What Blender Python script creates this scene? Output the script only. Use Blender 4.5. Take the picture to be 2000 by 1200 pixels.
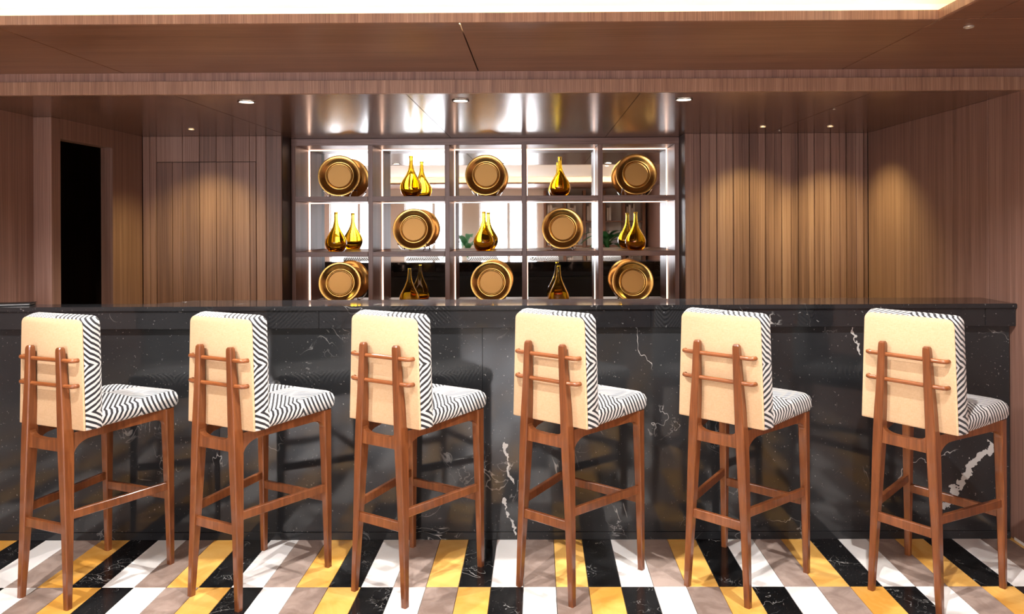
import bpy, bmesh, math, random
from mathutils import Vector, Matrix
random.seed(7)
scene = bpy.context.scene
COL = scene.collection
for o in list(bpy.data.objects):
    bpy.data.objects.remove(o, do_unlink=True)

# ---------------------------------------------------------------- camera
YAW, ROLL, EYE, FPX = .006, .0045, 1.5, 1442.0
cam_data = bpy.data.cameras.new('camera')
cam = bpy.data.objects.new('camera', cam_data)
COL.objects.link(cam)
cam_data.sensor_fit = 'HORIZONTAL'
cam_data.sensor_width = 36.0
cam_data.lens = FPX / 2000 * 36
cam_data.shift_x = (1000 - (1050 - FPX * YAW)) / 2000
cam_data.shift_y = (435 - 600) / 2000
cam_data.clip_start = .02
_r = Vector((math.cos(YAW), math.sin(YAW), 0))
_u = Vector((0, 0, 1))
_f = Vector((-math.sin(YAW), math.cos(YAW), 0))
_cr = _r * math.cos(ROLL) - _u * math.sin(ROLL)
_cu = _r * math.sin(ROLL) + _u * math.cos(ROLL)
M = Matrix((( _cr.x, _cu.x, -_f.x, 0), (_cr.y, _cu.y, -_f.y, 0), (_cr.z, _cu.z, -_f.z, EYE), (0, 0, 0, 1)))
cam.matrix_world = M
scene.camera = cam

# ---------------------------------------------------------------- world, exposure
world = bpy.data.worlds.new('world')
scene.world = world
world.use_nodes = True
world.node_tree.nodes['Background'].inputs[0].default_value = (.9, .95, 1, 1)
world.node_tree.nodes['Background'].inputs[1].default_value = .4
vs = scene.view_settings
vs.view_transform = 'Standard'
vs.look = 'None'
vs.gamma = 1
vs.use_curve_mapping = False
vs.exposure = 0.95

W_SOFFIT = 58.0      # large soffit downlights
W_WASH = 24.0        # small warm wall washers
W_COFFER = 78.0      # downlights in the coffer above the stools
W_ROOM_FILL = 22.0        # unseen downlights added as fill further back in the room
E_COVE = 15.0        # cove LED strip
E_SHELF = 3.4       # shelf LED strip
E_WINDOW = 7.5       # daylit windows behind the camera

def light_spot(parent, loc, watts, color, size_deg, blend, radius=.025, aim=(0, 0, -1)):
    d = bpy.data.lights.new('lamp_light', 'SPOT')
    d.energy = watts
    d.color = color
    d.spot_size = math.radians(size_deg)
    d.spot_blend = blend
    d.shadow_soft_size = radius
    o = bpy.data.objects.new('lamp_light', d)
    COL.objects.link(o)
    o.parent = parent
    o.location = loc
    o.rotation_euler = Vector(aim).to_track_quat('-Z', 'Y').to_euler()
    return o

# ---------------------------------------------------------------- helpers
def lin(c):
    return tuple((x / 255 / 12.92) if x / 255 <= .04045 else ((x / 255 + .055) / 1.055) ** 2.4 for x in c) + (1,)

def tag(o, label=None, cat=None, group=None, kind=None):
    if label: o['label'] = label
    if cat: o['category'] = cat
    if group: o['group'] = group
    if kind: o['kind'] = kind
    return o

def empty(name, loc=(0, 0, 0), rz=0):
    o = bpy.data.objects.new(name, None)
    o.empty_display_size = .05
    COL.objects.link(o)
    o.location = loc
    o.rotation_euler = (0, 0, rz)
    return o

def link_mesh(name, me, mats, parent=None, loc=(0, 0, 0)):
    o = bpy.data.objects.new(name, me)
    COL.objects.link(o)
    if not isinstance(mats, (list, tuple)): mats = [mats]
    if len(me.materials) == 0:
        for m in mats: me.materials.append(m)
    o.parent = parent
    o.location = loc
    return o

def bm_obj(name, bm, mats, parent=None, smooth=False, loc=(0, 0, 0), angle=None):
    bmesh.ops.recalc_face_normals(bm, faces=bm.faces)
    me = bpy.data.meshes.new(name)
    bm.to_mesh(me)
    bm.free()
    if smooth:
        for p in me.polygons: p.use_smooth = True
        if angle:
            me.set_sharp_from_angle(angle=math.radians(angle))
    return link_mesh(name, me, mats, parent, loc)

def bm_box(bm, x0, x1, y0, y1, z0, z1, bevel=0, seg=1):
    vs_ = [bm.verts.new((x, y, z)) for x in (x0, x1) for y in (y0, y1) for z in (z0, z1)]
    fs = [bm.faces.new([vs_[i] for i in f]) for f in ((0, 1, 3, 2), (4, 6, 7, 5), (0, 4, 5, 1), (2, 3, 7, 6), (0, 2, 6, 4), (1, 5, 7, 3))]
    if bevel:
        es = list({e for f in fs for e in f.edges})
        bmesh.ops.bevel(bm, geom=es, offset=bevel, segments=seg, profile=.5, affect='EDGES')
    return bm

def box(name, x0, x1, y0, y1, z0, z1, mat, parent=None, bevel=0, seg=1):
    return bm_obj(name, bm_box(bmesh.new(), x0, x1, y0, y1, z0, z1, bevel, seg), mat, parent)

def loft(rings, cap0=True, cap1=True, closed=True, bm=None):
    bm = bm or bmesh.new()
    R = [[bm.verts.new(p) for p in r] for r in rings]
    n = len(R[0])
    for a, b in zip(R, R[1:]):
        for i in range(n if closed else n - 1):
            j = (i + 1) % n
            bm.faces.new((a[i], a[j], b[j], b[i]))
    if cap0: bm.faces.new(R[0][::-1])
    if cap1: bm.faces.new(R[-1])
    return bm

def lathe(profile, n=32, bm=None, axis='z'):
    """profile: list of (r, h); r==0 makes a pole"""
    bm = bm or bmesh.new()
    rings = []
    for r, h in profile:
        if r <= 1e-6:
            rings.append([bm.verts.new((0, 0, h))])
        else:
            rings.append([bm.verts.new((r * math.cos(2 * math.pi * i / n), r * math.sin(2 * math.pi * i / n), h)) for i in range(n)])
    for a, b in zip(rings, rings[1:]):
        for i in range(n):
            j = (i + 1) % n
            if len(a) == 1 and len(b) == 1: continue
            if len(a) == 1: bm.faces.new((a[0], b[j], b[i]))
            elif len(b) == 1: bm.faces.new((a[i], a[j], b[0]))
            else: bm.faces.new((a[i], a[j], b[j], b[i]))
    return bm

def tube(path, rad, n=10, bm=None, cap=True):
    bm = bm or bmesh.new()
    P = [Vector(p) for p in path]
    rads = rad if isinstance(rad, (list, tuple)) else [rad] * len(P)
    rings = []
    ref = None
    for i, p in enumerate(P):
        t = (P[min(i + 1, len(P) - 1)] - P[max(i - 1, 0)]).normalized()
        if ref is None:
            ref = Vector((0, 0, 1)) if abs(t.z) < .9 else Vector((1, 0, 0))
        a = t.cross(ref).normalized()
        b = a.cross(t).normalized()
        ref = b
        rings.append([bm.verts.new(p + (a * math.cos(2 * math.pi * k / n) + b * math.sin(2 * math.pi * k / n)) * rads[i]) for k in range(n)])
    for r0, r1 in zip(rings, rings[1:]):
        for k in range(n):
            bm.faces.new((r0[k], r0[(k + 1) % n], r1[(k + 1) % n], r1[k]))
    if cap:
        bm.faces.new(rings[0][::-1])
        bm.faces.new(rings[-1])
    return bm

def prism_x(poly, x0, x1, bevel=0):
    """poly of (y, z) extruded along x"""
    return loft([[(x0, y, z) for y, z in poly], [(x1, y, z) for y, z in poly]])

# ---------------------------------------------------------------- materials
def new_mat(name):
    m = bpy.data.materials.new(name)
    m.use_nodes = True
    nt = m.node_tree
    return m, nt, nt.nodes, nt.links, nt.nodes['Principled BSDF']

def simple(name, rgb, rough=.5, metal=0, spec=.5, **kw):
    m, nt, N, L, b = new_mat(name)
    b.inputs['Base Color'].default_value = lin(rgb)
    b.inputs['Roughness'].default_value = rough
    b.inputs['Metallic'].default_value = metal
    b.inputs['Specular IOR Level'].default_value = spec
    for k, v in kw.items(): b.inputs[k].default_value = v
    return m

def emit(name, rgb, strength):
    m, nt, N, L, b = new_mat(name)
    b.inputs['Base Color'].default_value = (.8, .8, .8, 1)
    b.inputs['Emission Color'].default_value = lin(rgb)
    b.inputs['Emission Strength'].default_value = strength
    return m

def node(N, t, **kw):
    n = N.new(t)
    for k, v in kw.items():
        if k in n.inputs: n.inputs[k].default_value = v
        else: setattr(n, k, v)
    return n

def math_node(N, L, op, a, b=None, c=None):
    n = N.new('ShaderNodeMath')
    n.operation = op
    for i, v in enumerate((a, b, c)):
        if v is None: continue
        if isinstance(v, (int, float)): n.inputs[i].default_value = v
        else: L.new(v, n.inputs[i])
    return n.outputs[0]

def mix_rgb(N, L, fac, a, b, blend='MIX'):
    n = N.new('ShaderNodeMix')
    n.data_type = 'RGBA'
    n.blend_type = blend
    for i, v in ((0, fac), (6, a), (7, b)):
        if isinstance(v, (int, float)): n.inputs[i].default_value = v
        elif isinstance(v, tuple): n.inputs[i].default_value = v
        else: L.new(v, n.inputs[i])
    return n.outputs[2]

def ramp(N, L, fac, stops):
    n = N.new('ShaderNodeValToRGB')
    while len(n.color_ramp.elements) < len(stops): n.color_ramp.elements.new(.5)
    for e, (p, c) in zip(n.color_ramp.elements, stops):
        e.position = p
        e.color = c if len(c) == 4 else (*c, 1)
    L.new(fac, n.inputs[0])
    return n.outputs[0]

def mapped(N, L, scale, local=False, loc=(0, 0, 0)):
    if local:
        src = N.new('ShaderNodeTexCoord').outputs['Object']
    else:
        src = N.new('ShaderNodeNewGeometry').outputs['Position']
    mp = N.new('ShaderNodeMapping')
    mp.inputs['Scale'].default_value = scale
    mp.inputs['Location'].default_value = loc
    L.new(src, mp.inputs['Vector'])
    return mp.outputs[0]

def veneer(name, dark, mid, light, scale, rough=.42, local=False, coat=0, bump=.12, spec=.5, vary=.0):
    """straight-grained wood: fine streaks along the low-scale axis"""
    m, nt, N, L, b = new_mat(name)
    v = mapped(N, L, scale, local)
    n1 = node(N, 'ShaderNodeTexNoise', Scale=1.0, Detail=4.0, Roughness=.65)
    L.new(v, n1.inputs['Vector'])
    v2 = mapped(N, L, tuple(s * .13 for s in scale), local, (3.1, 1.7, .4))
    n2 = node(N, 'ShaderNodeTexNoise', Scale=1.0, Detail=2.0)
    L.new(v2, n2.inputs['Vector'])
    f = math_node(N, L, 'ADD', math_node(N, L, 'MULTIPLY', n1.outputs[0], .65), math_node(N, L, 'MULTIPLY', n2.outputs[0], .35))
    if vary:
        oi = N.new('ShaderNodeObjectInfo')
        f = math_node(N, L, 'ADD', f, math_node(N, L, 'MULTIPLY', math_node(N, L, 'SUBTRACT', oi.outputs['Random'], .5), vary))
    c = ramp(N, L, f, [(.34, lin(dark)), (.5, lin(mid)), (.66, lin(light))])
    L.new(c, b.inputs['Base Color'])
    b.inputs['Roughness'].default_value = rough
    b.inputs['Specular IOR Level'].default_value = spec
    b.inputs['Coat Weight'].default_value = coat
    b.inputs['Coat Roughness'].default_value = .08
    bp = node(N, 'ShaderNodeBump', Strength=bump, Distance=.001)
    L.new(n1.outputs[0], bp.inputs['Height'])
    L.new(bp.outputs[0], b.inputs['Normal'])
    return m

def black_marble(name, scale=1.0, rough=.08, veins=(), local_rand=False, density=.3, base=(31, 32, 34)):
    m, nt, N, L, b = new_mat(name)
    src = N.new('ShaderNodeNewGeometry').outputs['Position']
    if local_rand:
        oi = N.new('ShaderNodeObjectInfo')
        va = N.new('ShaderNodeVectorMath'); va.operation = 'ADD'
        cb = N.new('ShaderNodeCombineXYZ')
        L.new(math_node(N, L, 'MULTIPLY', oi.outputs['Random'], 37.0), cb.inputs[2])
        L.new(src, va.inputs[0]); L.new(cb.outputs[0], va.inputs[1])
        src = va.outputs[0]
    def noise(s, d, off=0, dist=0.0):
        mp = N.new('ShaderNodeMapping')
        mp.inputs['Location'].default_value = (off, off * .7, off * 1.3)
        L.new(src, mp.inputs[0])
        n = node(N, 'ShaderNodeTexNoise', Scale=s * scale, Detail=d, Roughness=.55, Distortion=dist)
        L.new(mp.outputs[0], n.inputs['Vector'])
        return n.outputs[0]
    def ridge(n, w):
        a = math_node(N, L, 'ABSOLUTE', math_node(N, L, 'SUBTRACT', n, .5))
        return math_node(N, L, 'SUBTRACT', 1.0, math_node(N, L, 'MINIMUM', math_node(N, L, 'DIVIDE', a, w), 1.0))
    v1 = ridge(noise(2.6, 4, 0, .6), .0045)
    k1 = ramp(N, L, noise(2.1, 2, 5), [(.5 + .12 * (1 - density), (0, 0, 0)), (.66, (1, 1, 1))])
    v2 = ridge(noise(7.5, 3, 9, .9), .012)
    k2 = ramp(N, L, noise(3.0, 2, 13), [(.52 + .1 * (1 - density), (0, 0, 0)), (.72, (1, 1, 1))])
    f = math_node(N, L, 'ADD', math_node(N, L, 'MULTIPLY', v1, k1), math_node(N, L, 'MULTIPLY', math_node(N, L, 'MULTIPLY', v2, k2), .6))
    sp = ramp(N, L, noise(95, 1, 21), [(.72, (0, 0, 0)), (.80, (.5, .5, .5))])
    f = math_node(N, L, 'MAXIMUM', f, math_node(N, L, 'MULTIPLY', sp, .55))
    if veins:
        sep = N.new('ShaderNodeSeparateXYZ')
        L.new(src, sep.inputs[0])
        wob = noise(9, 3, 31)
        fine = noise(26, 4, 41)
        for (x0, z0, x1, z1, w) in veins:
            # distance from a straight line in the xz plane, wobbled
            dx, dz = x1 - x0, z1 - z0
            ln = math.hypot(dx, dz)
            px = math_node(N, L, 'SUBTRACT', sep.outputs[0], x0)
            pz = math_node(N, L, 'SUBTRACT', sep.outputs[2], z0)
            t = math_node(N, L, 'ADD', math_node(N, L, 'MULTIPLY', px, dx / ln), math_node(N, L, 'MULTIPLY', pz, dz / ln))
            d = math_node(N, L, 'ADD', math_node(N, L, 'MULTIPLY', px, -dz / ln), math_node(N, L, 'MULTIPLY', pz, dx / ln))
            d = math_node(N, L, 'ADD', d, math_node(N, L, 'MULTIPLY', math_node(N, L, 'SUBTRACT', wob, .5), .16))
            d = math_node(N, L, 'ABSOLUTE', d)
            ww = math_node(N, L, 'MULTIPLY', math_node(N, L, 'SUBTRACT', fine, .36), w * 3.2)
            a = math_node(N, L, 'LESS_THAN', d, ww)
            inside = math_node(N, L, 'MULTIPLY', math_node(N, L, 'GREATER_THAN', t, 0), math_node(N, L, 'LESS_THAN', t, ln))
            f = math_node(N, L, 'MAXIMUM', f, math_node(N, L, 'MULTIPLY', math_node(N, L, 'MULTIPLY', a, inside), .8))
    cl = noise(1.4, 4, 3)
    basec = ramp(N, L, cl, [(.35, lin(base)), (.7, lin(tuple(x + 14 for x in base)))])
    c = mix_rgb(N, L, f, basec, lin((205, 203, 200)))
    L.new(c, b.inputs['Base Color'])
    b.inputs['Roughness'].default_value = rough
    return m

def stone(name, c0, c1, scale=6, rough=.22, rnd=.12, pits=0):
    m, nt, N, L, b = new_mat(name)
    v = mapped(N, L, (1, 1, 1))
    n1 = node(N, 'ShaderNodeTexNoise', Scale=scale, Detail=5.0, Roughness=.6, Distortion=.8)
    L.new(v, n1.inputs['Vector'])
    oi = N.new('ShaderNodeObjectInfo')
    f = math_node(N, L, 'ADD', n1.outputs[0], math_node(N, L, 'MULTIPLY', math_node(N, L, 'SUBTRACT', oi.outputs['Random'], .5), rnd))
    c = ramp(N, L, f, [(.33, lin(c0)), (.67, lin(c1))])
    L.new(c, b.inputs['Base Color'])
    b.inputs['Roughness'].default_value = rough
    return m

def zigzag(name, cx, cy, cz, vx, vy, vz, pitch=.0225, P=.37):
    """woven stripes that turn into chevrons: sum of triangle waves along the three axes"""
    m, nt, N, L, b = new_mat(name)
    sep = N.new('ShaderNodeSeparateXYZ')
    L.new(N.new('ShaderNodeTexCoord').outputs['Object'], sep.inputs[0])
    tot = None
    for i, (c, v) in enumerate(((cx, vx), (cy, vy), (cz, vz))):
        s = math_node(N, L, 'SUBTRACT', sep.outputs[i], v)
        t = math_node(N, L, 'PINGPONG', s, P / 2)
        t = math_node(N, L, 'MULTIPLY', t, c / pitch)
        tot = t if tot is None else math_node(N, L, 'ADD', tot, t)
    fr = math_node(N, L, 'FRACT', tot)
    k = math_node(N, L, 'LESS_THAN', fr, .48)
    nz = node(N, 'ShaderNodeTexNoise', Scale=900.0, Detail=1.0)
    c = mix_rgb(N, L, k, lin((206, 203, 202)), lin((26, 26, 32)))
    L.new(c, b.inputs['Base Color'])
    b.inputs['Roughness'].default_value = .85
    b.inputs['Sheen Weight'].default_value = .15
    bp = node(N, 'ShaderNodeBump', Strength=.15, Distance=.001)
    L.new(nz.outputs[0], bp.inputs['Height'])
    L.new(bp.outputs[0], b.inputs['Normal'])
    return m

WD, WM, WL = (110, 79, 68), (141, 104, 90), (164, 127, 112)
M_WALL = veneer('wall_veneer', WD, WM, WL, (240, 240, 1.6), rough=.5)
M_PLANK = veneer('plank_veneer', WD, WM, WL, (150, 150, 1.3), rough=.42, vary=.2)
M_TRIM = veneer('trim_veneer', (112, 80, 64), (144, 107, 87), (174, 136, 113), (330, 330, 4), rough=.4)
M_CEIL = veneer('ceiling_veneer', (96, 64, 48), (118, 82, 63), (134, 98, 78), (3, 90, 3), rough=.33, bump=.06)
M_SOFFIT = veneer('soffit_veneer', (84, 57, 46), (104, 74, 62), (122, 90, 76), (3, 60, 3), rough=.2, bump=.03, spec=.6)
M_SHELF = veneer('shelf_wood', (104, 74, 66), (132, 98, 88), (156, 120, 108), (130, 130, 2.0), rough=.36)
M_SHELFH = veneer('shelf_wood_long', (104, 74, 66), (132, 98, 88), (156, 120, 108), (3, 130, 130), rough=.36)
M_DARKWOOD = veneer('dark_wood', (30, 20, 16), (44, 29, 22), (56, 38, 30), (90, 90, 1.5), rough=.4)
M_CHAIR = veneer('stool_wood', (88, 47, 23), (116, 64, 33), (138, 82, 46), (70, 70, 5), rough=.3, local=True, coat=.35, bump=.05, vary=.05)
M_PEG = veneer('rail_wood', (98, 52, 24), (132, 74, 38), (156, 94, 54), (8, 80, 80), rough=.26, local=True, coat=.4, bump=.05)
M_MARBLE = black_marble('black_marble_front', 1.0, .1, veins=((-.16, .46, -.12, .26, .013), (-.155, .2, -.12, .02, .009), (2.14, .45, 1.88, .12, .035), (1.49, 1.0, 1.53, .87, .008)))
M_MARBLETOP = black_marble('black_marble_top', .8, .06, density=.2, base=(26, 26, 28))
M_TBLACK = black_marble('tile_black_marble', 2.2, .14, local_rand=True, density=.9, base=(17, 17, 18))
M_TWHITE = stone('tile_white_marble', (238, 234, 232), (250, 248, 246), 4, .2, .3)
M_TGREY = stone('tile_taupe_stone', (140, 120, 110), (176, 156, 146), 12, .28, .3)
M_TYELLOW = stone('tile_yellow_stone', (222, 160, 70), (242, 190, 106), 5, .22, .3)
M_GROUT = simple('grout', (168, 156, 146), .8)
M_FABRIC = zigzag('zigzag_back_fabric', 1.0, .78, 1.0, 0, -.25, .575)
M_SEATFAB = zigzag('zigzag_seat_fabric', 1.0, 1.0, .55, 0, -.13, .5)
M_BEIGE = None
def beige():
    m, nt, N, L, b = new_mat('beige_linen')
    v = mapped(N, L, (420, 420, 90), True)
    n1 = node(N, 'ShaderNodeTexNoise', Scale=1.0, Detail=2.0)
    L.new(v, n1.inputs['Vector'])
    v2 = mapped(N, L, (90, 90, 420), True)
    n2 = node(N, 'ShaderNodeTexNoise', Scale=1.0, Detail=2.0)
    L.new(v2, n2.inputs['Vector'])
    f = math_node(N, L, 'MULTIPLY', math_node(N, L, 'ADD', n1.outputs[0], n2.outputs[0]), .5)
    L.new(ramp(N, L, f, [(.3, lin((196, 162, 124))), (.7, lin((214, 182, 146)))]), b.inputs['Base Color'])
    b.inputs['Roughness'].default_value = .85
    return m
M_BEIGE = beige()
M_MIRROR = simple('mirror_glass', (236, 236, 236), .015, 1.0)
M_GOLD = simple('brass_plate', (238, 188, 108), .25, 1.0)
M_GOLDCENTRE = simple('brushed_brass', (214, 164, 100), .45, 1.0)
M_ACRYLIC = simple('clear_acrylic', (250, 250, 250), .03, 0, .5, **{'Transmission Weight': 1.0, 'IOR': 1.45})
def amber():
    m, nt, N, L, b = new_mat('amber_glass')
    b.inputs['Base Color'].default_value = (1, .88, .26, 1)
    b.inputs['Transmission Weight'].default_value = 1.0
    b.inputs['Roughness'].default_value = .01
    b.inputs['IOR'].default_value = 1.42
    va = N.new('ShaderNodeVolumeAbsorption')
    va.inputs['Color'].default_value = (.90, .70, .02, 1)
    va.inputs['Density'].default_value = 64.0
    L.new(va.outputs[0], nt.nodes['Material Output'].inputs['Volume'])
    return m
M_AMBER = amber()
M_PLASTER = simple('cove_plaster', (245, 238, 226), .7)
M_COVELED = emit('cove_led', (255, 228, 178), E_COVE)
M_SHELFLED = emit('shelf_led', (255, 206, 178), E_SHELF)
M_LENS = emit('downlight_lens', (255, 240, 215), 30.0)
M_LENSW = emit('warm_downlight_lens', (255, 214, 160), 6.0)
M_RING = simple('downlight_ring', (60, 42, 32), .4, .3)
M_RINGP = simple('pale_ring', (190, 176, 160), .4, .4)
M_BLACK = simple('black_leather', (18, 17, 18), .45)
M_STEEL = simple('brushed_steel', (150, 150, 152), .35, 1.0)
M_WHITE = simple('white_paint', (235, 233, 230), .6)
M_WINDOW = emit('daylit_pane', (246, 248, 255), E_WINDOW)
M_LEAF = simple('palm_leaf', (52, 120, 62), .5)
M_POT = simple('clay_pot', (120, 84, 66), .7)
M_BOOK = [simple('cloth_binding_%d' % i, c, .7) for i, c in enumerate(((222, 208, 186), (180, 150, 120), (236, 226, 210)))]

# ---------------------------------------------------------------- setting: floor
TW = .13406          # tile width
TX0 = -.199          # a joint between a black and a white tile in the back row
ROWY = 3.038         # joint between the two tile rows in view
TL_ = 4 * TW
floor = tag(box('floor', -4.7, 2.6, -4.3, 6.2, -.2, -.012, M_GROUT), kind='structure')
MATS = [M_TBLACK, M_TWHITE, M_TGREY, M_TYELLOW]
g = .0011
tile_me = []
for m in MATS:
    bm = bm_box(bmesh.new(), g, TW - g, g, TL_ - g, -.012, 0)
    top = [e for e in bm.edges if all(v.co.z > -1e-6 for v in e.verts)]
    bmesh.ops.bevel(bm, geom=top, offset=.0008, segments=1, affect='EDGES')
    bmesh.ops.recalc_face_normals(bm, faces=bm.faces)
    me = bpy.data.meshes.new('tile')
    bm.to_mesh(me); bm.free()
    me.materials.append(m)
    tile_me.append(me)
rest = bmesh.new()
for r in range(-13, 3):
    y0 = ROWY + r * TL_
    for k in range(-34, 19):
        x0 = TX0 + k * TW
        # back row (r=0): white at k=0; each row nearer shifts by one colour
        ci = (1 + k + r) % 4
        if x0 + TW > 2.40 or x0 < -4.6: continue
        if r in (0, -1) and -2.72 < x0 < 2.235:
            o = link_mesh('tile', tile_me[ci], MATS[ci], floor, (x0, y0, 0))
        elif y0 + TL_ < 4.2 or r >= 1:
            if r >= 1 and y0 > 5.6: continue
            vs_ = [rest.verts.new(p) for p in ((x0 + g, y0 + g, 0), (x0 + TW - g, y0 + g, 0), (x0 + TW - g, y0 + TL_ - g, 0), (x0 + g, y0 + TL_ - g, 0))]
            lo = [rest.verts.new((v.co.x, v.co.y, -.012)) for v in vs_]
            fs = [rest.faces.new(vs_)] + [rest.faces.new((vs_[i], lo[i], lo[(i + 1) % 4], vs_[(i + 1) % 4])) for i in range(4)]
            for f in fs: f.material_index = ci
ro = bm_obj('far_tiles', rest, MATS, floor)
tag(ro, kind='stuff')

# ---------------------------------------------------------------- setting: ceiling
ZC, ZS = 2.198, 2.098
XR, XL, XLN = 2.235, -2.69, -2.79
YB = 5.01
ceiling = tag(box('ceiling', -4.7, 2.5, -4.3, 6.2, 2.46, 2.6, M_PLASTER), kind='structure')
CO = (-3.6, 1.387, -2.3, 2.56)                 # coffer opening x0 x1 y0 y1
def cpanel(x0, x1, y0, y1, z0=ZC, z1=ZC + .02, mat=M_CEIL, parent=ceiling, gp=.0025):
    return box('panel', x0 + gp, x1 - gp, y0 + gp, y1 - gp, z0, z1, mat, parent, 0 if mat is M_SOFFIT else .001)
LEDGE = .22
# between coffer and bar
for a, b in ((-4.6, -1.905), (-1.905, -.27), (-.27, 1.40), (1.40, XR)):
    cpanel(a, b, CO[3] - (0 if a < 1.39 else 0), 3.45)
# right of the coffer
for a, b in ((1.387, 1.53), (1.53, XR)):
    for c, d in ((-4.2, -2.0), (-2.0, .2), (.2, 2.56)):
        cpanel(a, b, c, d)
# left and far end
for c, d in ((-4.2, -2.3), (-2.3, 0), (0, 2.56)):
    cpanel(-4.6, CO[0], c, d)
for a, b in ((-3.6, -1.9), (-1.9, -.27), (-.27, 1.387)):
    cpanel(a, b, -4.2, CO[2])
bm = bmesh.new()                                 # cove: raised plaster lid with side walls round the opening
X0, X1, Y0, Y1 = CO[0] - LEDGE, CO[1] + LEDGE, CO[2] - LEDGE, CO[3] + LEDGE
ZT = 2.315
bm_box(bm, X0, X1, Y0, Y1, ZT, ZT + .03)
bm_box(bm, X0, X1, Y1, Y1 + .03, ZC + .022, ZT + .03)
bm_box(bm, X0, X1, Y0 - .03, Y0, ZC + .022, ZT + .03)
bm_box(bm, X1, X1 + .03, Y0 - .03, Y1 + .03, ZC + .022, ZT + .03)
bm_box(bm, X0 - .03, X0, Y0 - .03, Y1 + .03, ZC + .022, ZT + .03)
bm_obj('cove_lid', bm, M_PLASTER, ceiling)
def strip(x0, x1, y0, y1):
    box('led_strip', x0, x1, y0, y1, ZC + .0225, ZC + .032, M_COVELED, ceiling)
strip(CO[0] - .1, CO[1] + .1, CO[3] + .10, CO[3] + .115)
strip(CO[0] - .1, CO[1] + .1, CO[2] - .115, CO[2] - .10)
strip(CO[1] + .10, CO[1] + .115, CO[2] - .09, CO[3] + .09)
strip(CO[0] - .115, CO[0] - .10, CO[2] - .09, CO[3] + .09)
# lip of the coffer
LZ = ZC + .032
t = .014
tag(box('trim_1', CO[0] - t, CO[1] + t, CO[3], CO[3] + t, ZC - .001, LZ, M_TRIM, None, .001), kind='structure')
tag(box('trim_2', CO[1], CO[1] + t, CO[2], CO[3] - .0005, ZC - .001, LZ, M_TRIM, None, .001), kind='structure')
tag(box('trim_3', CO[0] - t, CO[0], CO[2], CO[3] - .0005, ZC - .001, LZ, M_TRIM, None, .001), kind='structure')
tag(box('trim_4', CO[0] - t, CO[1] + t, CO[2] - t, CO[2], ZC - .001, LZ, M_TRIM, None, .001), kind='structure')
# the lower soffit above the bar
soffit = tag(box('ceiling_soffit', -4.6, 2.4, 3.425, 5.56, ZS + .02, 2.45, M_DARKWOOD), kind='structure')
for a, b in ((-4.6, -2.766), (-2.766, -1.686), (-1.686, -.606), (-.606, .478), (.478, 1.56), (1.56, XR + .02)):
    cpanel(a, b, 3.412, 5.53, ZS, ZS + .019, M_SOFFIT, soffit, .0018)
tag(box('trim_5', -4.6, XR, 3.385, 3.411, ZS - .001, 2.158, M_TRIM, None, .0012), kind='structure')
tag(box('trim_6', -4.6, XR, 3.400, 3.424, 2.159, ZC + .004, M_WALL, None, .001), kind='structure')

# ---------------------------------------------------------------- setting: walls
def struct(name, boxes, mat):
    bm = bmesh.new()
    for b in boxes: bm_box(bm, *b)
    return tag(bm_obj(name, bm, mat), kind='structure')
wall_back = struct('wall_back', ((-2.85, -1.738, YB + .014, 5.6, 0, 2.1), (.999, 2.4, YB + .014, 5.6, 0, 2.1), (-1.738, .999, 5.53, 5.6, 0, 2.1)), M_DARKWOOD)
# left planks: trims, door and boards
def plank(x0, x1, z0, z1, parent, front=YB, back=YB + .013, name='plank', bev=.0022):
    return box(name, x0 + .0013, x1 - .0013, front, back, z0, z1, M_PLANK, parent, bev)
LB = [-2.688, -2.639, -2.594, -2.415, -2.300, -2.185, -2.073, -1.958, -1.846, -1.738]
DX0, DX1, DZ = -2.594, -1.913, 1.921
for a, b in zip(LB, LB[1:]):
    if b <= DX0 + .001:
        plank(a, b, 0, ZS, wall_back)
    elif a >= DX0 - .001 and b <= DX1:
        plank(a, b, DZ + .003, ZS, wall_back)
    elif a < DX1 < b:
        plank(DX1, b, 0, ZS, wall_back)
        plank(a, DX1, DZ + .003, ZS, wall_back)
    else:
        plank(a, b, 0, ZS, wall_back)
door = empty('door_1', (0, 0, 0))
tag(door, kind='structure')
for a, b in ((-2.594, -2.485), (-2.485, -2.415), (-2.415, -2.300), (-2.300, -2.185), (-2.185, -2.073), (-2.073, -1.958), (-1.958, -1.913)):
    plank(a + (.0015 if a == -2.594 else 0), b - (.0015 if b == -1.913 else 0), .004, DZ, door)
RB = [.999, 1.059, 1.105, 1.165, 1.216, 1.275, 1.326, 1.386, 1.436, 1.494, 1.545, 1.605, 1.654, 1.716, 1.766, 1.829, 1.876, 1.939, 1.985, 2.045, 2.091, 2.155, 2.210, 2.234]
for i, (a, b) in enumerate(zip(RB, RB[1:])):
    plank(a, b, 0, ZS, wall_back, front=YB - (.006 if i % 2 == 0 else -.004), bev=.0016)
# right wall
wall_right = struct('wall_right', ((XR + .008, XR + .2, -4.3, 5.1, 0, 2.5),), M_DARKWOOD)
for a, b in ((-4.2, -1.9), (-1.9, .3), (.3, 1.9), (1.9, 3.675), (3.675, 4.44), (4.44, YB - .008)):
    box('panel', XR - .0, XR + .0078, a + .0012, b - .0012, 0, ZS if a >= 3.6 else (ZS if b > 3.4 and a > 3.4 else ZC), M_WALL, wall_right, .0012)
# left side: niche wall beside the bar, doorway, pier
DY0, DY1, DH = 4.15, 4.66, 1.985
wall_left = struct('wall_left', ((-2.95, XLN, 3.2, 4.07, 0, ZS), (-2.765, XL, DY1, 5.008, 0, ZS), (-2.765, XL, DY0 + .0005, DY1 - .0005, DH, ZS)), M_WALL)
box('pier', XLN - .1, XL, 4.0705, DY0, 0, ZS - .0005, M_WALL, wall_left, .0015)
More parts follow.
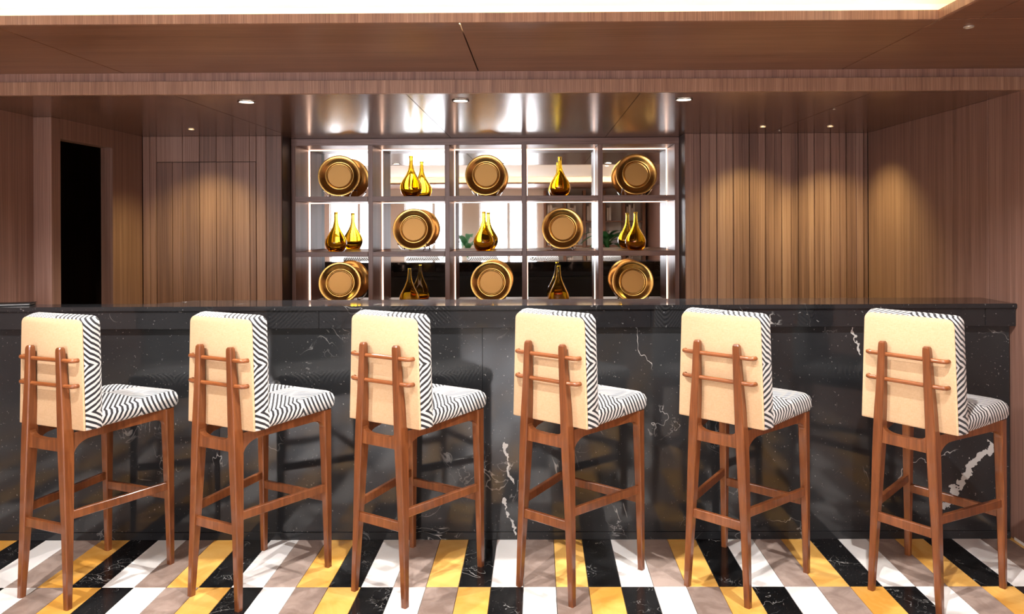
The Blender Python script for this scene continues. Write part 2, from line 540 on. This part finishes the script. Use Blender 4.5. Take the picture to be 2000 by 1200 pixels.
# dark lobby behind the doorway
tag(struct('wall_lobby', ((-3.95, -3.9, 3.9, 5.1, 0, 2.3), (-3.9, -2.86, 5.0, 5.1, 0, 2.3), (-3.9, -2.951, 3.9, 3.95, 0, 2.3)), M_DARKWOOD), kind='structure')
# room behind the camera (seen in the mirrors)
wall_side = struct('wall_left_room', ((-4.7, -4.6, -4.3, 3.3, 0, 2.5), (-4.6, -2.951, 3.2, 3.3, 0, 2.3)), M_WALL)
WIN = [(-4.3, -3.1), (-2.75, -1.55), (-1.2, 0.0)]
WZ0, WZ1 = .35, 2.0
bx = [(-4.6, 2.24, -4.3, -4.2, 0, WZ0), (-4.6, 2.24, -4.3, -4.2, WZ1, 2.5)]
xs = [-4.6] + [v for w in WIN for v in w] + [2.24]
for a, b in zip(xs[0::2], xs[1::2]): bx.append((a, b, -4.3, -4.2, WZ0, WZ1))
wall_front = struct('wall_front', bx, M_WHITE)
for i, (a, b) in enumerate(WIN):
    w = empty('window_%d' % (i + 1), (0, 0, 0))
    tag(w, kind='structure')
    mid = (a + b) / 2
    for p, q in ((a, mid), (mid, b)):
        box('pane', p + .035, q - .035, -4.262, -4.256, WZ0 + .045, WZ1 - .045, M_WINDOW, w)
    fr = bmesh.new()
    for (p, q, r_, s) in ((a + .001, a + .035, WZ0 + .001, WZ1 - .001), (b - .035, b - .001, WZ0 + .001, WZ1 - .001), (mid - .035, mid + .035, WZ0 + .045, WZ1 - .045), (a + .035, b - .035, WZ0 + .001, WZ0 + .045), (a + .035, b - .035, WZ1 - .045, WZ1 - .001)):
        bm_box(fr, p, q, -4.28, -4.235, r_, s)
    bm_obj('window_frame', fr, M_WHITE, w)
baseR = tag(box('baseboard_right', XR - .004, XR - .0005, -4.19, 3.48, .0, .012, M_TWHITE), kind='structure')

# ---------------------------------------------------------------- bar counter and top
YF = 3.495
bar = tag(empty('bar_counter', (0, 3.6, 0)), 'long black marble bar counter front behind the row of stools', 'bar')
def barbox(name, x0, x1, y0, y1, z0, z1, mat, bev=.001):
    o = box(name, x0, x1, y0 - 3.6, y1 - 3.6, z0, z1, mat, bar, bev)
    return o
for a, b in ((-2.785, -2.765), (-2.765, -1.515), (-1.515, -.264), (-.264, .987), (.987, 2.222)):
    barbox('front_panel', a + .0006, b - .0006, YF, YF + .02, .036, 1.005, M_MARBLE, .0006)
barbox('plinth', -2.785, 2.222, YF - .005, YF + .02, 0, .0355, M_MARBLE, .001)
barbox('body', -2.785, 2.222, YF + .021, 3.60, .0, 1.005, M_BLACK)
for z in (.30, .62):
    barbox('inner_shelf', -1.80, 2.222, 3.601, 3.70, z, z + .02, M_STEEL)
barbox('inner_rail', -1.80, 2.222, 3.601, 3.69, .93, .96, M_BLACK)
top = tag(empty('marble_worktop', (0, 3.6, 1.005)), 'polished black marble bar top with a thick front edge', 'worktop')
FZ = 1.005
def topbox(name, x0, x1, y0, y1, z0, z1, mat, bev=.001):
    return box(name, x0, x1, y0 - 3.6, y1 - 3.6, z0 - FZ, z1 - FZ, mat, top, bev)
for a, b in ((-2.785, -1.03), (-1.03, .53), (.53, 2.09), (2.09, 2.233)):
    topbox('fascia', a + .0006, b - .0006, 3.463, 3.60, 1.0055, 1.0895, M_MARBLETOP, .0012)
poly = [(-2.787, 3.452), (2.234, 3.452), (2.234, 3.74), (-1.74, 3.74), (-1.86, 3.585), (-2.787, 3.585)]
bm = loft([[(x, y - 3.6, 1.09 - FZ) for x, y in poly], [(x, y - 3.6, 1.112 - FZ) for x, y in poly]])
bmesh.ops.bevel(bm, geom=list(bm.edges), offset=.003, segments=2, affect='EDGES')
bm_obj('slab', bm, M_MARBLETOP, top)

# thin black folder lying at the far left of the top
fo = tag(empty('menu_folder', (-2.56, 3.53, 1.1125), .25), 'flat black folder lying on the far left of the bar top', 'folder')
box('cover', -.12, .12, -.035, .04, 0, .004, M_BLACK, fo, .001)
box('page', -.115, .115, -.031, .038, .0041, .0075, M_WHITE, fo, .0005)
box('cover', -.12, .12, -.035, .04, .0076, .0116, M_BLACK, fo, .001)

# ---------------------------------------------------------------- display shelf with mirrors
shelf = tag(empty('display_shelf', (-.37, 5.35, 0)), 'wooden grid display shelf with mirrored backs behind the bar', 'shelf')
def shbox(name, x0, x1, y0, y1, z0, z1, mat, bev=.001):
    return box(name, x0 + .37, x1 + .37, y0 - 5.35, y1 - 5.35, z0, z1, mat, shelf, bev)
YS, YM = 5.20, 5.516
DIV = [(-1.736, -1.708), (-1.195, -1.1615), (-.653, -.6195), (-.1115, -.0785), (.4265, .460), (.966, .997)]
ZSH = [(.876, .912), (1.264, 1.300), (1.654, 1.690)]
for a, b in DIV:
    shbox('divider', a, b, YS, YM - .001, .8755, 2.049, M_SHELF)
shbox('top_rail', -1.736, .997, YS - .003, YM - .001, 2.0495, 2.0965, M_SHELFH)
shbox('base', -1.736, .997, 5.05, 5.528, 0, .875, M_DARKWOOD)
for (z0, z1) in ZSH:
    for (a, b), (c, d) in zip(DIV, DIV[1:]):
        shbox('shelf_board', b + .0006, c - .0006, YS - .008, YM - .001, z0, z1, M_SHELFH, .0012)
rows = [(.912, 1.264), (1.300, 1.654), (1.690, 2.049)]
for (z0, z1) in rows:
    for (a, b), (c, d) in zip(DIV, DIV[1:]):
        shbox('mirror', b + .0005, c - .0005, YM, YM + .006, z0 + .0005, z1 - .0005, M_MIRROR, 0)
        shbox('led_strip', b + .001, c - .001, YM - .012, YM - .004, z1 - .0048, z1 - .0006, M_SHELFLED, 0)
        shbox('led_strip', b + .0006, b + .0042, YM - .012, YM - .004, z0 + .004, z1 - .0075, M_SHELFLED, 0)
        shbox('led_strip', c - .0042, c - .0006, YM - .012, YM - .004, z0 + .004, z1 - .0075, M_SHELFLED, 0)

# ---------------------------------------------------------------- plates on stands
def make_plate():
    root = empty('brass_plate')
    R = .15
    prof = [(0, .0), (.083, .0), (.0862, .0035), (.089, .0035), (.092, -.001), (.097, -.004), (.104, -.002), (.118, .008), (.134, .016), (.146, .0185), (.150, .0175), (.1505, .015), (.146, .0145), (.134, .011), (.117, .003), (.104, -.007), (.09, -.009), (0, -.006)]
    body = bm_obj('dish', lathe(prof, 56), M_GOLD, root, True, angle=50)
    bm_obj('centre_disc', lathe([(0, .0012), (.0815, .0012), (.0822, .0006), (.0822, .0001), (0, .0001)], 48), M_GOLDCENTRE, body, True, angle=30)
    tilt = math.radians(82)
    for o in (body,):
        # disc faces -y, leaning back, its lower rim on the stand
        o.rotation_euler = (tilt, 0, 0)
        o.location = (0, 0, .155)
    # clear stand: two feet with a front lip and a back prop
    bm = bmesh.new()
    for s in (-1, 1):
        x = s * .075
        tube([(x + s * .030, -.062, .052), (x + s * .022, -.064, .038), (x + s * .012, -.050, .020), (x, -.040, .006), (x, .000, .004), (x, .05, .004)], .0045, 8, bm)
        tube([(x, .045, .004), (x, .050, .05), (x, .050, .11)], .0040, 8, bm)
    tube([(-.075, .05, .06), (.075, .05, .06)], .0035, 8, bm)
    bm_obj('acrylic_stand', bm, M_ACRYLIC, root, True)
    return root
def children(o):
    return [c for c in bpy.data.objects if c.parent == o]
def copy_tree(o, parent=None):
    c = o.copy()
    COL.objects.link(c)
    if parent is not None: c.parent = parent
    for ch in children(o):
        copy_tree(ch, c)
    return c
plate = make_plate()
spots = [(-1.441, 1.690, 'top row, far left'), (-.374, 1.690, 'top row, middle'), (.717, 1.690, 'top row, far right'),
         (-.901, 1.300, 'middle row, left of centre'), (.182, 1.300, 'middle row, right of centre'),
         (-1.439, .912, 'bottom row, far left'), (-.338, .912, 'bottom row, middle'), (.689, .912, 'bottom row, far right')]
ROT = [.05, -.03, .04, -.04, .03, .06, 0, .05]
for i, (x, z, where) in enumerate(spots):
    o = plate if i == 0 else copy_tree(plate)
    o.location = (x, 5.365, z + .0006)
    o.rotation_euler = (0, 0, ROT[i] - x * .05)
    tag(o, 'round brass plate on a clear stand, shelf ' + where, 'plate', 'brass plates on the display shelf')

# ---------------------------------------------------------------- amber glass vases
def make_vase(kind):
    root = empty('glass_vase')
    if kind == 0:
        out = [(0, 0), (.046, 0), (.055, .004), (.068, .022), (.0775, .05), (.079, .068), (.075, .088), (.063, .112), (.047, .137), (.034, .160), (.0235, .185), (.0175, .210), (.0145, .235), (.0135, .262), (.0145, .280), (.0155, .286)]
        inn = [(.0115, .286), (.0100, .262), (.0100, .235), (.0125, .210), (.018, .185), (.027, .160), (.038, .137), (.051, .112), (.061, .088), (.064, .068), (.061, .05), (.049, .030), (.03, .022), (0, .020)]
    else:
        out = [(0, 0), (.064, 0), (.0705, .003), (.073, .010), (.0745, .035), (.074, .055), (.070, .074), (.057, .102), (.043, .127), (.032, .152), (.023, .178), (.0175, .203), (.0145, .230), (.0125, .25), (.012, .262), (.0125, .267)]
        inn = [(.009, .267), (.0085, .25), (.010, .230), (.012, .203), (.0165, .178), (.025, .152), (.035, .127), (.047, .102), (.058, .074), (.060, .055), (.060, .035), (.056, .022), (.03, .018), (0, .017)]
    gb = bm_obj('glass_body', lathe(out + inn, 40), M_AMBER, root, True, angle=60)
    # thick rolled lip
    lip = bmesh.new()
    rr, h = (.0135, .2875) if kind == 0 else (.0108, .268)
    P = [(rr + .0026 * math.cos(a), h + .0026 * math.sin(a)) for a in [2 * math.pi * k / 8 for k in range(9)]]
    bm_obj('lip', lathe(P, 28, lip), M_AMBER, root, True)
    return root
va, vb = make_vase(0), make_vase(1)
vspots = [(0, -.903, 1.690, 1.0, 'top row, left of centre'), (0, .161, 1.690, .96, 'top row, right of centre'),
          (0, -1.443, 1.300, .97, 'middle row, far left'), (0, -.384, 1.300, .97, 'middle row, centre'), (0, .699, 1.300, .94, 'middle row, far right'),
          (1, -.918, .912, .98, 'bottom row, left of centre'), (1, .149, .912, 1.04, 'bottom row, right of centre')]
seen = set()
for kind, x, z, s, where in vspots:
    src = (va, vb)[kind]
    o = src if kind not in seen else copy_tree(src)
    seen.add(kind)
    o.location = (x, 5.275, z + .0006)
    o.scale = (s, s, s)
    shape = 'long-necked amber glass vase with a round belly' if kind == 0 else 'dark amber glass vase with a flat conical belly'
    tag(o, shape + ', shelf ' + where, 'vase', 'amber glass vases on the display shelf')

# ---------------------------------------------------------------- downlights
def downlight(name, loc, r, ring, lens, label, group, light):
    root = empty(name, loc)
    bm_obj('ring', lathe([(r, -.0005), (r * 1.22, -.0005), (r * 1.24, -.003), (r * 1.18, -.0055), (r, -.0045), (r, -.0005)], 28), ring, root, True, angle=40)
    bm_obj('lens', lathe([(0, -.0018), (r * .985, -.0018), (r * .985, -.0006), (0, -.0006)], 28), lens, root)
    tag(root, label, 'downlight', group)
    light_spot(root, (0, 0, -.008), **light)
    return root
WH = (1.0, .96, .90)
for x, where in ((-1.42, 'left'), (-.373, 'middle'), (.715, 'right')):
    downlight('recessed_downlight', (x, 3.60, ZS), .034, M_RING, M_LENS, where + ' one of the three large bright downlights in the glossy soffit above the bar', 'large downlights above the bar',
              dict(watts=W_SOFFIT, color=WH, size_deg=126, blend=.7, radius=.022))
WARM = (1.0, .88, .36)
for x, y, aim, lab in ((-2.17, 4.62, (-.06, .16, -1), 'small warm downlight in the soffit near the plank door on the left'), (1.416, 4.64, (0, .18, -1), 'small warm downlight in front of the plank wall, left of the right pair'), (1.838, 4.64, (.2, .1, -1), 'small warm downlight nearest the right side wall')):
    downlight('small_downlight', (x, y, ZS), .016, M_RINGP, M_LENSW, lab, 'small wall-washing downlights', dict(watts=W_WASH, color=WARM, size_deg=104, blend=1.0, radius=.012, aim=aim))
downlight('small_downlight', (1.551, 2.66, ZC), .014, M_RINGP, M_RINGP, 'tiny pale ceiling fitting near the top right corner of the ceiling', 'small ceiling fittings', dict(watts=.01, color=WH, size_deg=60, blend=.5))
for x, y, lab in ((1.577, 3.93, 'nearer'), (1.588, 4.85, 'farther')):
    sp = empty('sprinkler_cover', (x, y, ZS))
    bm_obj('disc', lathe([(0, -.006), (.006, -.006), (.0075, -.0045), (.0075, -.003), (0, -.003)], 16), M_RINGP, sp, True, angle=40)
    bm_obj('stem', lathe([(0, -.003), (.004, -.003), (.004, -.0003), (0, -.0003)], 12), M_RINGP, sp)
    tag(sp, 'tiny pale sprinkler disc in the right of the soffit, the %s of two' % lab, 'sprinkler', 'sprinkler discs in the soffit')
for i, x in enumerate((-2.0, -.45, 1.1)):
    downlight('coffer_downlight', (x, 2.25, ZT), .03, M_RINGP, M_LENS, 'white downlight in the raised ceiling above the stools, %s of the front row' % ('left', 'middle', 'right')[i], 'coffer downlights',
              dict(watts=W_COFFER, color=(1.0, .97, .94), size_deg=140, blend=.4, radius=.012))

for x in (-2.3, -.6, 1.0):  # wide fill lamps added to brighten the room, built as coffer downlights
    for y, nm in ((.4, 'over the middle of the room'), (-1.5, 'near the windows')):
        downlight('coffer_downlight', (x, y, ZT), .03, M_RINGP, M_LENS, 'added white fill downlight in the raised ceiling %s, %s' % (nm, {-2.3: 'left', -.6: 'middle', 1.0: 'right'}[x]), 'coffer downlights',
                  dict(watts=W_ROOM_FILL, color=(1.0, .97, .94), size_deg=160, blend=.4, radius=.03))

# ---------------------------------------------------------------- bar stools
def rrect(hw0, hw1, z0, z1, rad_top, rad_bot, ins, n=7):
    """outline in (u, v): half width hw0 at v=z0, hw1 at v=z1; inset by ins"""
    pts = []
    a0, a1 = hw0 - ins, hw1 - ins
    b0, b1 = z0 + ins, z1 - ins
    rt, rb = max(rad_top - ins * .5, .004), max(rad_bot - ins * .2, .002)
    for (cx, cz, r, st) in ((a1 - rt, b1 - rt, rt, 0), (-a1 + rt, b1 - rt, rt, 90), (-a0 + rb, b0 + rb, rb, 180), (a0 - rb, b0 + rb, rb, 270)):
        for k in range(n):
            t_ = math.radians(st + 90 * k / (n - 1))
            pts.append((cx + r * math.cos(t_), cz + r * math.sin(t_)))
    return pts

def dense(pts, m=4):
    out = []
    for i, p in enumerate(pts):
        q = pts[(i + 1) % len(pts)]
        d = math.hypot(q[0] - p[0], q[1] - p[1])
        k = max(1, int(d / .03))
        for j in range(k):
            out.append((p[0] + (q[0] - p[0]) * j / k, p[1] + (q[1] - p[1]) * j / k))
    return out

def leg_mesh(sections):
    """sections: (z, cx, cy, w, d) -> bevelled tapering square leg"""
    rings = []
    for z, cx, cy, w, d in sections:
        c = min(.0035, w * .2)
        w2, d2 = w / 2, d / 2
        rings.append([(cx - w2 + c, cy - d2, z), (cx + w2 - c, cy - d2, z), (cx + w2, cy - d2 + c, z), (cx + w2, cy + d2 - c, z), (cx + w2 - c, cy + d2, z), (cx - w2 + c, cy + d2, z), (cx - w2, cy + d2 - c, z), (cx - w2, cy - d2 + c, z)])
    return loft(rings)

def bar_between(p, q, h, t_):
    """rectangular stretcher, top edges at p and q"""
    p, q = Vector(p), Vector(q)
    d = (q - p); d.z = 0
    n = Vector((-d.y, d.x, 0)).normalized() * t_ / 2
    c = .0025
    rings = []
    for b in (p, q):
        up = Vector((0, 0, 1))
        rings.append([b - n + up * -c, b - n * .75, b + n * .75, b + n + up * -c, b + n - up * (h - c), b + n * .75 - up * h, b - n * .75 - up * h, b - n - up * (h - c)])
    return loft(rings)

def make_stool():
    root = empty('bar_stool')
    for s in (-1, 1):
        bm_obj('rear_leg', leg_mesh([(0, s * .133, -.223, .024, .024), (.30, s * .1195, -.2135, .030, .036), (.56, s * .1075, -.2085, .036, .046), (.66, s * .103, -.2065, .0375, .049), (.74, s * .099, -.2085, .036, .043), (.86, s * .0925, -.2125, .032, .033), (1.0, s * .0865, -.2155, .028, .027), (1.011, s * .086, -.2155, .026, .025), (1.017, s * .086, -.2155, .019, .018)]), M_CHAIR, root)
        bm_obj('front_leg', leg_mesh([(0, s * .191, .212, .024, .024), (.36, s * .188, .2075, .031, .034), (.60, s * .1855, .204, .036, .041), (.6895, s * .185, .203, .037, .043)]), M_CHAIR, root)
        # side rail with arched underside
        y0, y1 = -.186, .186
        pl = []
        zt = .6895
        pl += [(y0, zt - .012), (y1, zt)]
        pl += [(y1, zt - .085)]
        for k in range(9):
            a = math.radians(90 * k / 8)
            pl.append((y1 - .001 - .045 * (1 - math.cos(a)), zt - .085 + .047 * math.sin(a)))
        for k in range(9):
            a = math.radians(90 * (8 - k) / 8)
            pl.append((y0 + .001 + .070 * (1 - math.cos(a)), zt - .105 + .060 * math.sin(a)))
        pl += [(y0, zt - .105)]
        xr, xf = .108, .187
        rings = []
        for off in (-.0105, .0105):
            rings.append([(s * (xr + (xf - xr) * (y - y0) / (y1 - y0)) + off, y, z) for y, z in pl])
        bm_obj('side_rail', loft(rings), M_CHAIR, root)
        zA, zB = .374, .366
        bm_obj('side_stretcher', bar_between((s * .119, -.205, zA), (s * .188, .2, zB), .034, .018), M_CHAIR, root)
    # rear rail with a U-shaped top
    hw = .092
    pl = [(-hw, .608), (hw, .608), (hw, .697)]
    for k in range(13):
        a = math.pi * k / 12
        pl.append((math.copysign(abs(math.cos(a)) ** .55, math.cos(a)) * (hw - .006), .699 - .049 * math.sin(a) ** .6))
    pl.append((-hw, .697))
    bm_obj('rear_rail', loft([[(x, -.2215, z) for x, z in pl], [(x, -.1965, z) for x, z in pl]]), M_CHAIR, root)
    bm_obj('front_rail', loft([[(-.17, y, .63), (.17, y, .63), (.17, y, .6893), (-.17, y, .6893)] for y in (.195, .215)]), M_CHAIR, root)
    bm_obj('rear_stretcher', bar_between((-.115, -.215, .324), (.115, -.215, .324), .037, .018), M_CHAIR, root)
    bm_obj('front_stretcher', bar_between((-.18, .206, .324), (.18, .206, .324), .036, .018), M_CHAIR, root)
    # two round rails held by the posts, ends turned in to the back panel
    for z in (.966, .866):
        P = [(-.155, -.1925, z), (-.155, -.2015, z), (-.1515, -.2085, z), (-.144, -.213, z), (-.132, -.2145, z), (-.06, -.2145, z), (.06, -.2145, z), (.132, -.2145, z), (.144, -.213, z), (.1515, -.2085, z), (.155, -.2015, z), (.155, -.1925, z)]
        bm_obj('back_rail', tube(P, .0086, 12), M_PEG, root, True, angle=50)
    # back cushion
    def ring(y, ins):
        return [(u, y, v) for u, v in dense(rrect(.1885, .1755, .690, 1.126, .029, .006, ins))]
    layers = [(-.186, .0), (-.178, -.003), (-.15, -.010), (-.130, -.011), (-.119, -.006), (-.111, .003), (-.106, .016), (-.102, .045), (-.099, .09), (-.0975, .14)]
    base = rrect(.1885, .1755, .690, 1.126, .029, .006, 0)
    bd = dense(base)
    rings = []
    for y, ins in layers:
        r_ = []
        for (u, v) in bd:
            # inset towards the middle of the cushion
            cu, cv = 0, .908
            du, dv = cu - u, cv - v
            fu = min(abs(ins) / .1885, 1) * (1 if ins > 0 else -1)
            fv = min(abs(ins) / .218, 1) * (1 if ins > 0 else -1)
            if v < .72 and ins < 0: fv = 0
            r_.append((u + du * fu, y, v + dv * fv))
        rings.append(r_)
    cu_ = bm_obj('back_cushion', loft(rings), M_FABRIC, root, True, angle=60)
    pn = [dense(rrect(.1880, .1750, .6905, 1.1255, .029, .004, i)) for i in (.003, .0, .0, .004)]
    bm_obj('back_panel', loft([[(u, y, v) for u, v in p] for p, y in zip(pn, (-.1862, -.1872, -.190, -.1925))]), M_BEIGE, cu_, True, angle=40)['label'] = 'flat beige linen back panel'
    # seat cushion
    so = dense(rrect(.194, .208, -.128, .262, .045, .012, 0))
    rings = []
    for z, ins, dz in ((.6902, .012, 0), (.694, .003, 0), (.708, -.002, 0), (.735, -.002, 0), (.750, .004, 0), (.7595, .015, 0), (.765, .035, 0), (.770, .075, 0), (.7735, .13, 0), (.7745, .17, 0)):
        r_ = []
        for (u, v) in so:
            fu, fv = ins / .205, ins / .195
            r_.append((u * (1 - fu), .067 + (v - .067) * (1 - fv), z + dz))
        rings.append(r_)
    bm_obj('seat_cushion', loft(rings), M_SEATFAB, root, True, angle=60)
    return root
stool = make_stool()
POSES = [(-1.882, 3.123, 21.0), (-1.187, 3.115, 26.2), (-.527, 3.138, 30.2), (.160, 3.143, 37.9), (.859, 3.129, 41.5), (1.609, 3.045, 51.8)]
WHERE = ['leftmost of six', 'second from the left', 'third from the left', 'third from the right', 'second from the right', 'rightmost, by the side wall']
for i, (x, y, a) in enumerate(POSES):
    o = stool if i == 0 else copy_tree(stool)
    o.location = (x, y, 0)
    o.rotation_euler = (0, 0, -math.radians(a))
    tag(o, 'wooden bar stool with beige back and zigzag seat, ' + WHERE[i], 'bar stool', 'bar stools in a row')

# ---------------------------------------------------------------- things behind the camera, seen in the mirrors
def palm(loc, h, n, label):
    root = empty('potted_palm', loc)
    bm_obj('pot', lathe([(0, 0), (.15, 0), (.17, .02), (.21, .36), (.22, .40), (.20, .40), (.185, .36), (0, .35)], 28), M_POT, root, True, angle=40)
    bm_obj('stem', tube([(0, 0, .34), (.02, 0, .6), (0, .01, h * .62)], [.03, .025, .015], 8), M_LEAF, root, True)
    for k in range(n):
        a = 2 * math.pi * k / n + random.uniform(-.3, .3)
        up = random.uniform(.25, .95)
        ln = random.uniform(.45, .7)
        base = Vector((0, 0, h * random.uniform(.45, .62)))
        d = Vector((math.cos(a), math.sin(a), 0))
        side = Vector((-math.sin(a), math.cos(a), 0))
        bm = bmesh.new()
        L_, R_, C_ = [], [], []
        for j in range(7):
            t_ = j / 6
            p = base + d * ln * t_ + Vector((0, 0, ln * (up * t_ * 1.3 - .75 * t_ * t_)))
            w = .075 * math.sin(math.pi * min(.98, t_ * .9 + .08))
            L_.append(bm.verts.new(p + side * w + Vector((0, 0, .012))))
            R_.append(bm.verts.new(p - side * w + Vector((0, 0, .012))))
            C_.append(bm.verts.new(p))
        for j in range(6):
            bm.faces.new((L_[j], C_[j], C_[j + 1], L_[j + 1]))
            bm.faces.new((C_[j], R_[j], R_[j + 1], C_[j + 1]))
        geo = bmesh.ops.solidify(bm, geom=list(bm.faces), thickness=.002)
        bm_obj('leaf', bm, M_LEAF, root, True)
    tag(root, label, 'plant', 'potted palms seen in the mirrors')
palm((-1.37, -3.3, 0), 1.9, 14, 'green potted palm seen in the mirror behind the middle vase')
palm((1.35, -3.1, 0), 2.0, 14, 'green potted palm seen in the mirror behind the right vase')
sc = tag(empty('slatted_bookcase', (1.15, -4.05, 0)), 'tall wooden slatted bookcase seen in the right-hand mirrors', 'bookcase')
for k in range(6):
    x = -1.0 + k * .4
    box('upright', x - .03, x + .03, -.14, .14, 0, 2.15, M_TRIM, sc, .003)
for z in (.0, .5, 1.0, 1.5, 2.0):
    for k in range(5):
        x = -1.0 + k * .4
        box('shelf_board', x + .0305, x + .3695, -.13, .13, z, z + .03, M_TRIM, sc, .002)
bk = 0
for z in (.531, 1.031, 1.531):
    for k in range(5):
        x = 1.15 - 1.0 + k * .4 + .05
        n = random.randint(2, 4)
        for j in range(n):
            w = random.uniform(.03, .055); h = random.uniform(.24, .36)
            b_ = empty('book', (x, -4.05, z))
            mm = M_BOOK[(j + k) % 3]
            cv = box('cover', 0, w, -.09, .09, 0, h, mm, b_, .002)
            box('pages', .004, w - .004, .0902, .0915, .006, h - .006, M_WHITE, b_)
            tag(b_, '%s cloth book, %s on the %s shelf of the slatted bookcase, bay %s' % (('cream', 'tan', 'ivory')[(j + k) % 3], ('first', 'second', 'third', 'fourth')[j], {.531: 'lower', 1.031: 'middle', 1.531: 'upper'}[z], ('one', 'two', 'three', 'four', 'five')[k]), 'book', 'books in the slatted bookcase')
            x += w + .004
